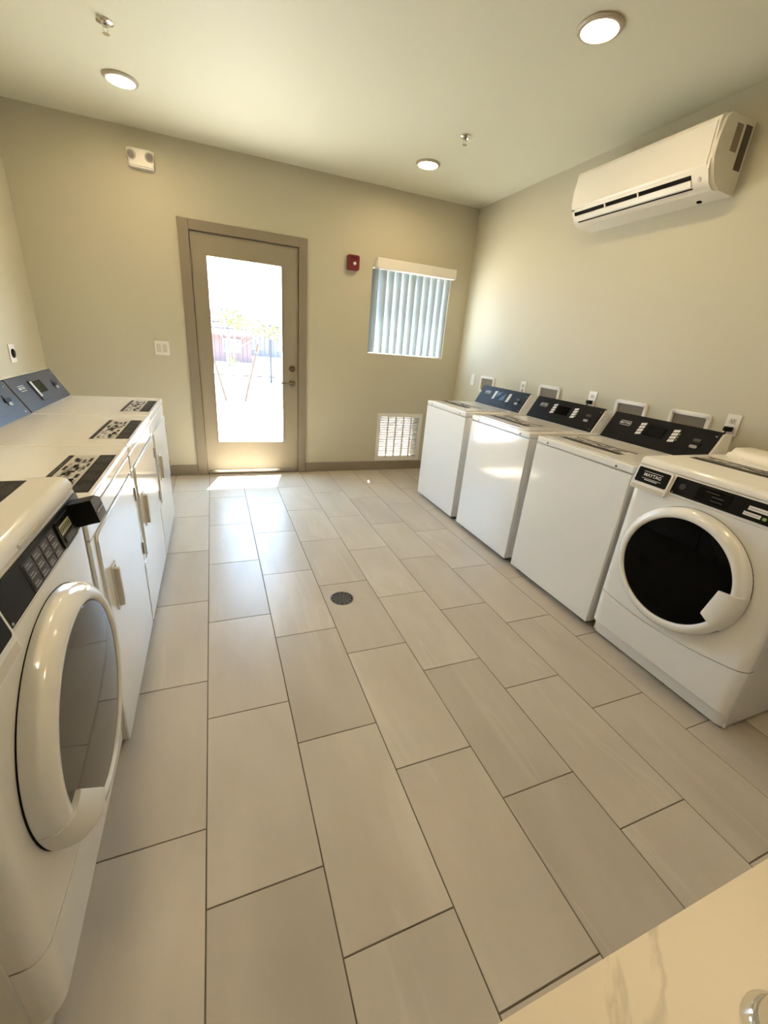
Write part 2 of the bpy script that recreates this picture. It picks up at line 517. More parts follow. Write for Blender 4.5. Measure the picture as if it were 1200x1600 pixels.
# ------------------------------------------------------------------ window and blind
win = thing('window_1', 'small white-framed window behind the vertical blind', None, (2.085, YB + 0.09, 1.285), kind='structure')
o_ = [(-0.443, 0.001), (0.443, 0.001), (0.443, 0.808), (-0.443, 0.808)]
i_ = [(-0.400, 0.045), (0.400, 0.045), (0.400, 0.765), (-0.400, 0.765)]
obj('window_frame', ring(bmesh.new(), o_, i_, 0.0, 0.05, 'y'), PLASTIC, win)
obj('meeting_rail', B(-0.018, 0.018, 0.005, 0.045, 0.045, 0.765), PLASTIC, win)
obj('glass_pane', B(-0.400, -0.018, 0.022, 0.027, 0.045, 0.765), GLASS, win)
obj('glass_pane', B(0.018, 0.400, 0.022, 0.027, 0.045, 0.765), GLASS, win)
obj('window_sill', B(-0.444, 0.444, -0.088, 0.0, 0.0005, 0.012, bevel=0.002), PLASTIC, win)

bl = thing('vertical_blind', 'white vertical vane blind with a beige valance over the window', 'blind', (2.10, YB, 2.125))
obj('valance', B(-0.437, 0.447, -0.075, -0.001, -0.046, 0.045, bevel=0.004), PLASTIC, bl)
vane_src = None
for i in range(11):
    if vane_src is None:
        bm = bmesh.new(); N = 6; wv = 0.089; top, bot = -0.046, -0.8268
        rows = []
        for k in range(N + 1):
            s = k / N - 0.5
            x = s * wv; y = -0.013 * (1 - 4 * s * s)
            rows.append([bm.verts.new((x, y + dy, z)) for z in (top, bot) for dy in (0, 0.0012)])
        for a, b in zip(rows[:-1], rows[1:]):
            bm.faces.new((a[0], b[0], b[2], a[2])); bm.faces.new((a[1], a[3], b[3], b[1]))
            bm.faces.new((a[0], a[1], b[1], b[0])); bm.faces.new((a[2], b[2], b[3], a[3]))
        bm.faces.new((rows[0][0], rows[0][2], rows[0][3], rows[0][1])); bm.faces.new((rows[-1][0], rows[-1][1], rows[-1][3], rows[-1][2]))
        vane_src = obj('vane', bm, VANE, bl, True)
        v = vane_src
    else:
        v = share('vane', vane_src, bl)
    v.location = (-0.421 + 0.0815 * i + (0.006 if i else 0.002), 0.036, 0)
    v.rotation_euler = (0, 0, R(-38 if i else -52))

# ------------------------------------------------------------------ vent grille low on the back wall
vg = thing('wall_vent', 'white louvred vent grille low on the wall under the window', 'vent', (2.09, YB, 0.389))
o_ = [(-0.282, -0.277), (0.282, -0.277), (0.282, 0.277), (-0.282, 0.277)]
i_ = [(-0.243, -0.238), (0.243, -0.238), (0.243, 0.238), (-0.243, 0.238)]
obj('grille_frame', ring(bmesh.new(), o_, i_, -0.012, -0.0005, 'y'), PLASTIC, vg)
for k in range(4):
    x = -0.243 + 0.0972 * (k + 1)
    obj('mullion', B(x - 0.005, x + 0.005, -0.008, 0.014, -0.238, 0.238), BEIGEP, vg)
bsrc = None
for k in range(17):
    z = -0.222 + k * 0.0278
    if bsrc is None:
        M = Matrix.Rotation(R(-20), 4, 'X')
        bsrc = obj('louvre_blade', B(-0.238, 0.238, 0.0, 0.030, -0.0012, 0.0012, M), PLASTIC, vg); b_ = bsrc
    else: b_ = share('louvre_blade', bsrc, vg)
    b_.location = (0, 0.018, z)
obj('dimming_screen', B(-0.240, 0.240, 0.100, 0.1006, -0.238, 0.238), SCREEN, vg)  # added screen, dims and tints the bright ground seen through the vent

# ------------------------------------------------------------------ wall devices
def plate(bm, w, h, t, M, bev=0.004):
    box(bm, -w / 2, w / 2, -t, 0, -h / 2, h / 2, M, bevel=min(bev, t * 0.45))

t_ = thing('light_switch', 'beige double rocker light switch beside the door', 'switch', (-0.312, YB, 1.198))
bm = bmesh.new(); plate(bm, 0.118, 0.120, 0.007, T(0, -0.0005, 0)); obj('switch_plate', bm, PLASTIC, t_)
for s in (-1, 1):
    bm = bmesh.new(); box(bm, s * 0.024 - 0.0165, s * 0.024 + 0.0165, -0.011, -0.006, -0.034, 0.034, Matrix.Rotation(R(3), 4, 'X'), bevel=0.0015)
    obj('rocker', bm, BEIGEP, t_)

t_ = thing('emergency_light', 'white two-headed emergency light high on the door wall', 'light', (-0.311, YB, 2.558))
bm = prism(bmesh.new(), [(-0.093, 0.057), (-0.06, 0.064), (0.06, 0.064), (0.093, 0.057), (0.085, -0.050), (0.075, -0.056), (-0.075, -0.056), (-0.085, -0.050)], -0.055, -0.0005, 'y')
bmesh.ops.bevel(bm, geom=[e for e in bm.edges if all(v.co.y < -0.05 for v in e.verts)], offset=0.010, segments=3, affect='EDGES')
obj('housing', bm, PLASTIC, t_, True)
for s in (-1, 1):
    M = T(s * 0.060, -0.054, 0.018) @ Matrix.Rotation(R(14 * s), 4, 'Z') @ Matrix.Rotation(R(18), 4, 'X')
    hd = obj('lamp_head', lathe(bmesh.new(), [(0, 0.004), (0.030, 0.004), (0.032, -0.010), (0.029, -0.020), (0.025, -0.020), (0.023, -0.014), (0, -0.014)], 24, M, 'y'), BEIGEP, t_, True)
    obj('lens', lathe(bmesh.new(), [(0, -0.019), (0.015, -0.018), (0.0235, -0.0148), (0, -0.0145)], 20, M, 'y'), GREYPRINT, hd, True)

t_ = thing('fire_alarm', 'red fire alarm sounder with a small white strobe lens', 'alarm', (1.430, YB, 2.095))
bm = prism(bmesh.new(), rrect(-0.058, 0.058, -0.064, 0.064, 0.014), -0.045, -0.0005, 'y')
bmesh.ops.bevel(bm, geom=[e for e in bm.edges if all(v.co.y < -0.04 for v in e.verts)], offset=0.006, segments=2, affect='EDGES')
obj('housing', bm, RED, t_, True)
obj('strobe_lens', lathe(bmesh.new(), [(0.016, -0.044), (0.016, -0.052), (0.011, -0.058), (0, -0.060)], 16, T(0.008, 0, -0.008), 'y'), LENS, t_, True)
bm = bmesh.new()
for k in range(3): box(bm, -0.034, 0.034, -0.0462, -0.0448, 0.030 + 0.008 * k, 0.033 + 0.008 * k)
obj('sounder_slot', bm, DARK, t_)

def on_right(y, z): return (XR, y, z)
RZ = R(90)      # local -y (front) -> world -x ... rotated below
def wall_thing(name, label, cat, side, y, z, group=None):
    if side == 'R': return thing(name, label, cat, (XR, y, z), R(-90), group)
    return thing(name, label, cat, (XL, y, z), R(90), group)

def outlet(label, y, z, plugged=False):
    t = wall_thing('wall_outlet', label, 'outlet', 'R', y, z)
    bm = bmesh.new(); plate(bm, 0.072, 0.116, 0.006, T(0, -0.0005, 0)); obj('cover_plate', bm, PLASTIC, t)
    for s in (-1, 1):
        bm = prism(bmesh.new(), rrect(-0.017, 0.017, s * 0.021 - 0.0145, s * 0.021 + 0.0145, 0.006, 3), -0.0085, -0.006, 'y')
        f = obj('receptacle', bm, BEIGEP, t)
        if not (plugged and s < 0):
            bm = bmesh.new()
            for sx in (-0.0065, 0.0065): box(bm, sx - 0.0013, sx + 0.0013, -0.0092, -0.0084, s * 0.021 - 0.001, s * 0.021 + 0.007)
            lathe(bm, [(0, -0.0002), (0.0025, -0.0002), (0.0025, 0.0008), (0, 0.0008)], 8, T(0, -0.0092, s * 0.021 - 0.0065), 'y')
            obj('slot', bm, DARK, f)
    return t
outlet('white duplex outlet above the farthest top-load washer', 1.558, 1.118)
outlet('white duplex outlet above the middle top-load washer', 0.750, 1.130, True)
outlet('white duplex outlet above the gap beside the front-load washer', -0.236, 1.128, True)
def plug(label, y, z):
    t = wall_thing('power_plug', label, 'plug', 'R', y, z)
    bm = B(-0.019, 0.019, -0.040, -0.0096, -0.013, 0.013, bevel=0.005); obj('plug_body', bm, BLACKP, t)
    bm = tube(bmesh.new(), [(0, -0.034, -0.006), (0, -0.040, -0.02), (0, -0.036, -0.06), (0.004, -0.03, -0.14), (0.01, -0.03, -0.26)], 0.004, 8); obj('cord', bm, BLACKP, t)
plug('black plug in the outlet above the middle top-load washer', 0.750, 1.130 - 0.021)
plug('black plug in the outlet nearest the front-load washer', -0.236, 1.128 - 0.021)
t_ = wall_thing('blank_plate', 'narrow white blank wall plate in the corner by the window', 'wall plate', 'R', 2.412, 1.108)
bm = bmesh.new(); plate(bm, 0.072, 0.116, 0.006, T(0, -0.0005, 0)); obj('cover_plate', bm, PLASTIC, t_)
bm = bmesh.new(); box(bm, -0.0165, 0.0165, -0.0085, -0.006, -0.033, 0.033, bevel=0.001); obj('insert', bm, PLASTIC, t_)

def valve_box(label, y, z):
    t = wall_thing('laundry_valve_box', label, 'valve box', 'R', y, z, None)
    ring_o = rrect(-0.128, 0.128, -0.085, 0.085, 0.026); ring_i = rrect(-0.100, 0.100, -0.060, 0.060, 0.010)
    bm = ring(bmesh.new(), ring_o, ring_i, -0.014, -0.0005, 'y')
    bmesh.ops.bevel(bm, geom=[e for e in bm.edges if all(v.co.y < -0.013 for v in e.verts)], offset=0.004, segments=2, affect='EDGES')
    obj('box_frame', bm, PLASTIC, t, True)
    obj('box_back', B(-0.101, 0.101, -0.0025, -0.0006, -0.061, 0.061), mat('box_interior', (0.20, 0.17, 0.125), 0.6), t)
    for s in (-1, 1):
        bm = lathe(bmesh.new(), [(0, 0), (0.010, 0), (0.010, -0.022), (0, -0.022)], 12, T(s * 0.05, -0.0025, -0.02), 'y')
        v = obj('valve', bm, STEEL, t, True)
    return t
valve_box('white laundry valve box on the wall behind the farthest washer', 2.132, 1.083)
valve_box('white laundry valve box on the wall behind the middle top-load washer', 1.212, 1.092)
valve_box('white laundry valve box behind the nearest top-load washer, the farther of its two', 0.408, 1.080)
valve_box('white laundry valve box behind the nearest top-load washer, the nearer of its two', 0.000, 1.078)

t_ = wall_thing('dryer_outlet', 'white wall plate with a round black socket above the dryers', 'outlet', 'L', 2.148, 1.120)
bm = bmesh.new(); plate(bm, 0.094, 0.122, 0.006, T(0, -0.0005, 0)); obj('cover_plate', bm, PLASTIC, t_)
bm = lathe(bmesh.new(), [(0, 0), (0.030, 0), (0.030, -0.006), (0.026, -0.008), (0, -0.008)], 24, T(0.002, -0.006, 0), 'y'); obj('socket', bm, BLACKP, t_, True)

# ------------------------------------------------------------------ ceiling fittings
EMIT = mat('lamp_diffuser', (0.9, 0.85, 0.75), 0.4, emit=(LAMP_COLOR, LAMP_RADIANCE))
LTRIM = mat('downlight_trim', (0.50, 0.43, 0.32), 0.4)
def downlight(label, x, y):
    t = thing('ceiling_light', label, 'ceiling light', (x, y, H))
    bm = lathe(bmesh.new(), [(0.098, -0.0005), (0.098, -0.006), (0.090, -0.014), (0.078, -0.015), (0.078, -0.0005)], 40, None, 'z', closed=True)
    obj('trim_ring', bm, LTRIM, t, True)
    obj('diffuser', lathe(bmesh.new(), [(0, -0.015), (0.040, -0.0145), (0.0775, -0.011), (0.0775, -0.002), (0, -0.002)], 40), EMIT, t, True)
downlight('lit round ceiling light above the far dryer, left of the door', -0.308, 2.04)
downlight('lit round ceiling light near the corner above the window', 1.813, 2.073)
downlight('lit round ceiling light in front of the wall air conditioner', 1.793, 0.335)
downlight('round ceiling light above the near dryers, out of the picture', -0.308, 0.335)
downlight('round ceiling light over the left of the marble counter, out of the picture', -0.308, -1.40)
downlight('round ceiling light over the right of the marble counter, out of the picture', 1.793, -1.40)

def sprinkler(label, x, y):
    t = thing('sprinkler', label, 'sprinkler', (x, y, H))
    bm = lathe(bmesh.new(), [(0, -0.0005), (0.040, -0.0005), (0.038, -0.007), (0.026, -0.012), (0.020, -0.006), (0, -0.006)], 28); obj('escutcheon', bm, CHROME, t, True)
    bm = lathe(bmesh.new(), [(0, -0.006), (0.010, -0.006), (0.010, -0.022), (0, -0.022)], 12)
    tube(bm, [(0.008, 0, -0.02), (0.012, 0, -0.034), (0.002, 0, -0.048)], 0.0025, 6); tube(bm, [(-0.008, 0, -0.02), (-0.012, 0, -0.034), (-0.002, 0, -0.048)], 0.0025, 6)
    obj('sprinkler_body', bm, CHROME, t, True)
    bm = lathe(bmesh.new(), [(0, -0.047), (0.016, -0.047), (0.016, -0.049), (0, -0.049)], 16); obj('deflector', bm, CHROME, t, True)
sprinkler('chrome ceiling sprinkler in front of the left ceiling light', -0.285, 1.473)
sprinkler('chrome ceiling sprinkler between the two right ceiling lights', 1.824, 1.517)

# ------------------------------------------------------------------ wall air conditioner
ac = wall_thing('air_conditioner', 'white wall-mounted split air conditioner above the washers', 'air conditioner', 'R', 0.665, 2.270)
AW = 0.485
prof = [(-0.001, 0.0), (-0.158, 0.008), (-0.190, 0.028), (-0.2215, 0.082), (-0.227, 0.128), (-0.232, 0.200), (-0.234, 0.285), (-0.229, 0.303), (-0.215, 0.313), (-0.190, 0.317), (-0.001, 0.317)]
bm = prism(bmesh.new(), prof, -AW, AW, 'x')
bmesh.ops.bevel(bm, geom=[e for e in bm.edges if abs(abs(e.verts[0].co.x) - AW) < 1e-5 and abs(e.verts[0].co.x - e.verts[1].co.x) < 1e-5 and (e.verts[0].co.y < -0.01 and e.verts[1].co.y < -0.01)], offset=0.016, segments=3, affect='EDGES')
AC = mat('ac_white', (0.80, 0.765, 0.67), 0.30)
obj('ac_body', bm, AC, ac, True)
# front panel laid over the face
bm = prism(bmesh.new(), [(-0.2265, 0.124), (-0.2315, 0.200), (-0.2335, 0.284), (-0.2365, 0.284), (-0.2348, 0.200), (-0.2300, 0.112), (-0.2245, 0.100)], -AW + 0.022, AW - 0.030, 'x')
obj('front_panel', bm, AC, ac)
FA = frame((-AW, -0.1915, 0.030), (1, 0, 0), (0, -0.0315, 0.054))       # lower slanted outlet face; u along, v up
vlen = 0.0505
obj('air_outlet', box(bmesh.new(), 0.035, 0.865, 0.036, 0.0580, -0.002, 0.0010, FA), DARK, ac)
obj('outlet_slit', box(bmesh.new(), 0.060, 0.870, -0.010, -0.003, -0.002, 0.0012, FA), DARK, ac)
fl = obj('louvre_flap', box(bmesh.new(), 0.040, 0.865, 0.003, 0.0350, -0.001, 0.0050, FA, bevel=0.0018), AC, ac)
for u in (0.300, 0.545):
    obj('flap_bracket', box(bmesh.new(), u - 0.004, u + 0.004, 0.030, 0.060, 0.0, 0.0075, FA), AC, ac)
obj('indicator_lens', lathe(bmesh.new(), [(0, 0.005), (0.009, 0.0045), (0.011, 0.0), (0.011, -0.003), (0, -0.003)], 18, FA @ T(0.908, 0.028, 0.0)), BEIGEP, ac, True)
obj('maker_badge', box(bmesh.new(), 0.016, 0.036, 0.066, 0.078, 0.000, 0.0040, FA), GREYPRINT, ac)
# recesses on the near end: flat plates with the shade in their colour
obj('end_shade_patch', B(AW - 0.001, AW + 0.0012, -0.132, -0.086, 0.172, 0.286), mat('ac_recess_shade', (0.26, 0.21, 0.14), 0.5), ac)
obj('end_shade_patch', B(AW - 0.001, AW + 0.0012, -0.066, -0.016, 0.105, 0.292), mat('ac_recess_deep_shade', (0.10, 0.08, 0.055), 0.5), ac)
obj('mounting_clip', B(0.330, 0.350, -0.060, -0.040, -0.006, 0.004, bevel=0.002), DARK, ac)

# ------------------------------------------------------------------ instruction stickers (local: u right, d away)
rs = random.Random(11)
STK_W, STK_D = 0.43, 0.150
pic_boxes = []
for k in range(60):
    u = rs.uniform(0.004, STK_W - 0.06); d = rs.uniform(0.058, 0.118)
    pic_boxes.append((u, u + rs.uniform(0.012, 0.055), d, d + rs.uniform(0.003, 0.013), rs.random()))
def sticker(parent, u0, d0, z, M=None):
    M0 = T(u0, d0, z) if M is None else M
    s = obj('instruction_sticker', box(bmesh.new(), 0, STK_W, 0, STK_D, 0, 0.0006, M0), STICKW, parent)
    tag(s, 'black and white printed instruction sticker')
    bm = bmesh.new()
    box(bm, 0, STK_W, 0, 0.052, 0.0006, 0.0010, M0); box(bm, 0, STK_W, 0.134, 0.150, 0.0006, 0.0010, M0)
    for (a, b, c, d, q) in pic_boxes:
        if q < 0.55: box(bm, a, b, c, min(d, 0.130), 0.0006, 0.0010, M0)
    tag(obj('sticker_print', bm, BLACKPRINT, s), 'black print', kind='stuff')
    bm = bmesh.new()
    for (a, b, c, d, q) in pic_boxes:
        if q >= 0.55: box(bm, a, b, c, min(d, 0.130), 0.0006, 0.0009, M0)
    tag(obj('sticker_picture', bm, GREYPRINT, s), 'grey pictures', kind='stuff')
    bm = bmesh.new(); r2 = random.Random(3)
    for k in range(4):
        for j in range(7):
            uu = 0.014 + k * 0.104; box(bm, uu, uu + r2.uniform(0.05, 0.088), 0.007 + j * 0.006, 0.0092 + j * 0.006, 0.0010, 0.0012, M0)
    for k in range(5):
        uu = 0.02 + k * 0.08; box(bm, uu, uu + 0.06, 0.139, 0.145, 0.0010, 0.0012, M0)
    tag(obj('sticker_lines', bm, MIDPRINT, s), 'fine illegible print', kind='stuff')
    return s

# ------------------------------------------------------------------ consoles
CW = 0.685
def console(t, ztop, face_m, bezel, dz0=0.515, CW=0.685):
    h, run = 0.155, 0.088
    pr = [(dz0, ztop), (dz0 + run, ztop + h), (dz0 + run + 0.012, ztop + h + 0.004), (dz0 + 0.150, ztop + h), (dz0 + 0.165, ztop)]
    bm = prism(bmesh.new(), pr, 0.004, CW - 0.004, 'x')
    cb = obj('console', bm, ENAMEL, t)
    F = frame((0, dz0, ztop), (1, 0, 0), (0, run, h))
    vl = math.hypot(run, h)
    fp = obj('control_face', box(bmesh.new(), 0.002, CW - 0.014, 0.002, vl + 0.004, 0.0003, 0.006, F, bevel=0.0015), face_m, cb)
    obj('console_cap', box(bmesh.new(), 0.002, CW - 0.008, vl + 0.001, vl + 0.007, -0.070, 0.006, F, bevel=0.0015), BLACKP, cb)
    F2 = F @ T(0, 0, 0.006)
    if bezel:
        bm = prism(bmesh.new(), rrect(0.235, 0.520, 0.035, 0.150, 0.012), 0.0002, 0.006, 'z', F2)
        obj('display_bezel', bm, face_m, cb, True)
        FD = F2 @ T(0, 0, 0.006)
    else:
        obj('display_bezel', prism(bmesh.new(), rrect(0.190, 0.480, 0.032, 0.158, 0.010), 0.0002, 0.0012, 'z', F2), BLACKP, cb)
        FD = F2 @ T(0, 0, 0.0012)
    obj('display', box(bmesh.new(), 0.275, 0.395, 0.072, 0.140, 0.0002, 0.0014, FD), LCD if bezel else DISPLAY, cb)
    def chips(u, n=4):
        bm = bmesh.new()
        for k in range(n):
            v0 = 0.066 + k * 0.0205
            prism(bm, [(u, v0), (u + 0.034, v0 + 0.007), (u + 0.034, v0 + 0.022), (u, v0 + 0.015)], 0.0002, 0.0014, 'z', FD)
        obj('key_legend', bm, CHIP, cb)
    if bezel:
        bm = box(bmesh.new(), 0.245, 0.268, 0.055, 0.142, 0.0002, 0.0014, FD); obj('key_legend', bm, CHIP, cb)
    else:
        chips(0.222); chips(0.432)
        bm = bmesh.new()
        for v0 in (0.082, 0.100, 0.118): box(bm, 0.4715, 0.4765, v0, v0 + 0.010, 0.0002, 0.0012, FD)
        obj('indicator_marks', bm, GREENP, cb)
    text('logo_lettering', 'MAYTAG', 0.020, CHIP, cb, F2 @ T(0.118, 0.122, 0.0006))
    bm = bmesh.new()
    box(bm, 0.080, 0.156, 0.1070, 0.1095, 0.0002, 0.0010, F2); box(bm, 0.080, 0.156, 0.1345, 0.1370, 0.0002, 0.0010, F2)
    obj('logo_rule', bm, CHIP, cb)
    for v0 in (0.074, 0.112):
        bm = prism(bmesh.new(), rrect(0.560, 0.600, v0 - 0.009, v0 + 0.009, 0.008), 0.0002, 0.004, 'z', F2); obj('lock_button', bm, GREYPRINT if v0 < 0.1 else MIDPRINT, cb)
    bm = prism(bmesh.new(), rrect(0.548, 0.612, 0.083, 0.103, 0.008), 0.0002, 0.006, 'z', F2); obj('card_slot', bm, BLACKP, cb)
    for v0 in (0.02, 0.155):
        obj('screw', lathe(bmesh.new(), [(0.004, 0.0002), (0.004, 0.0018), (0, 0.0022)], 10, F2 @ T(0.655, v0, 0)), STEEL, cb)
    return cb

# ------------------------------------------------------------------ top-load washer
def make_washer(label, y_far):
    t = thing('top_load_washer', label, 'washing machine', (1.962, y_far, 0), R(-90), 'top-load washers along the right wall')
    D = 0.70
    obj('cabinet', B(0, CW, 0.012, D, 0.034, 0.8995, bevel=0.004), ENAMEL, t)
    obj('front_panel', B(0.0, CW, 0.0, 0.0115, 0.034, 0.8975, bevel=0.004), ENAMEL, t)
    obj('top_panel', B(0, CW, -0.001, D, 0.902, 0.940, bevel=0.007, seg=3), ENAMEL, t)
    bm = prism(bmesh.new(), rrect(0.045, CW - 0.045, 0.020, 0.470, 0.02), 0.9402, 0.9455, 'z')
    obj('lid', bm, ENAMEL, t)
    for u in (0.095, CW - 0.095):
        obj('screw', lathe(bmesh.new(), [(0.006, 0.0), (0.006, -0.002), (0, -0.003)], 10, T(u, -0.0012, 0.915), 'y'), GASKET, t)
    for u in (0.05, CW - 0.05):
        for d in (0.06, D - 0.06):
            obj('foot', lathe(bmesh.new(), [(0, 0.0006), (0.022, 0.0006), (0.022, 0.012), (0.010, 0.016), (0.010, 0.034), (0, 0.034)], 14, T(u, d, 0)), GASKET, t)
    console(t, 0.940, BLACKP, False)
    sticker(t, 0.062, 0.112, 0.9457)
    return t
make_washer('white top-load washer farthest back on the right, beside the vent', 1.885)
make_washer('white top-load washer in the middle of the right-hand three', 1.108)
make_washer('white top-load washer standing next to the front-load washer', 0.352)

# ------------------------------------------------------------------ square-door dryer
def make_dryer(label, y_near):
    t = thing('dryer', label, 'dryer', (-0.250, y_near, 0), R(90), 'square-door dryers along the left wall')
    D = 0.70; zt = 0.908; CW = 0.706
    obj('cabinet', B(0.012, CW - 0.012, 0.012, D, 0.020, zt - 0.042, bevel=0.004), ENAMEL, t)
    obj('top_panel', B(0.001, CW - 0.001, -0.002, D, zt - 0.040, zt, bevel=0.008, seg=3), ENAMEL, t)
    obj('front_strip', B(0.010, CW - 0.010, 0.0, 0.0115, 0.800, zt - 0.044, bevel=0.003), ENAMEL, t)
    obj('side_rail', B(0.010, 0.055, 0.001, 0.0115, 0.348, 0.797, bevel=0.003), ENAMEL, t)
    obj('side_rail', B(CW - 0.022, CW - 0.010, 0.001, 0.0115, 0.348, 0.797, bevel=0.003), ENAMEL, t)
    dr = obj('dryer_door', prism(bmesh.new(), rrect(0.060, CW - 0.026, 0.350, 0.795, 0.022), -0.006, 0.0112, 'y'), ENAMEL, t)
    bmd = bmesh.new(); bmd.from_mesh(dr.data)
    bmesh.ops.bevel(bmd, geom=[e for e in bmd.edges if all(v.co.y < -0.005 for v in e.verts)], offset=0.005, segments=2, affect='EDGES')
    bmd.to_mesh(dr.data); bmd.free()
    bm = ring(bmesh.new(), rrect(0.132, 0.190, 0.478, 0.648, 0.012), rrect(0.142, 0.180, 0.490, 0.636, 0.008), -0.010, -0.0055, 'y')
    hd = obj('door_handle', bm, PLASTIC, dr)
    obj('handle_grip', B(0.143, 0.160, -0.026, -0.0062, 0.491, 0.635, bevel=0.004), BEIGEP, hd)
    for z in (0.44, 0.70):
        obj('hinge', B(CW - 0.029, CW - 0.018, -0.012, 0.004, z - 0.030, z + 0.030, bevel=0.002), STEEL, dr)
    obj('lower_panel', B(0.010, CW - 0.010, 0.0, 0.0115, 0.022, 0.345, bevel=0.003), ENAMEL, t)
    obj('seam_strip', B(0.013, CW - 0.013, 0.004, 0.0118, 0.3452, 0.3478), DARK, t)  # dark strip that fills the seam above the lower panel
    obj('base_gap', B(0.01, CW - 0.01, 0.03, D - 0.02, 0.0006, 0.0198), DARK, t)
    console(t, zt, BLACK_SHEEN, True, 0.535, CW)
    sticker(t, 0.125, 0.012, zt + 0.0002)
    return t
make_dryer('white square-door dryer at the far end of the left row', 0.990)
make_dryer('white square-door dryer in the middle of the left row', 0.281)
make_dryer('white square-door dryer next to the round-door dryer', -0.428)

# ------------------------------------------------------------------ front loaders with a round door
LW = 0.692
def seam(u): 
    a = u / LW
    return 0.285 * (1 - a) + 0.315 * a - 0.16 * a * (1 - a)
def dfront(u, r=0.040):
    e = min(u, LW - u)
    if e >= r: return 0.0
    q = (r - e) / r
    return r * 0.75 * (1 - math.sqrt(max(0.0, 1 - q * q)))
def skin(bm, zlo, zhi, off, back, n=40):
    us = []
    for i in range(n + 1):
        us.append(0.5 * (1 - math.cos(math.pi * i / n)) * LW)
    fr = []
    for u in us:
        d = dfront(u)
        zl, zh = zlo(u), zhi(u)
        fr.append([bm.verts.new(p) for p in ((u, d + off(zl), zl), (u, d + off(zh), zh), (u, back, zh), (u, back, zl))])
    for a, b in zip(fr[:-1], fr[1:]):
        for k in range(4):
            bm.faces.new((a[k], b[k], b[(k + 1) % 4], a[(k + 1) % 4]))
    bm.faces.new(fr[0]); bm.faces.new(fr[-1])
    return bm

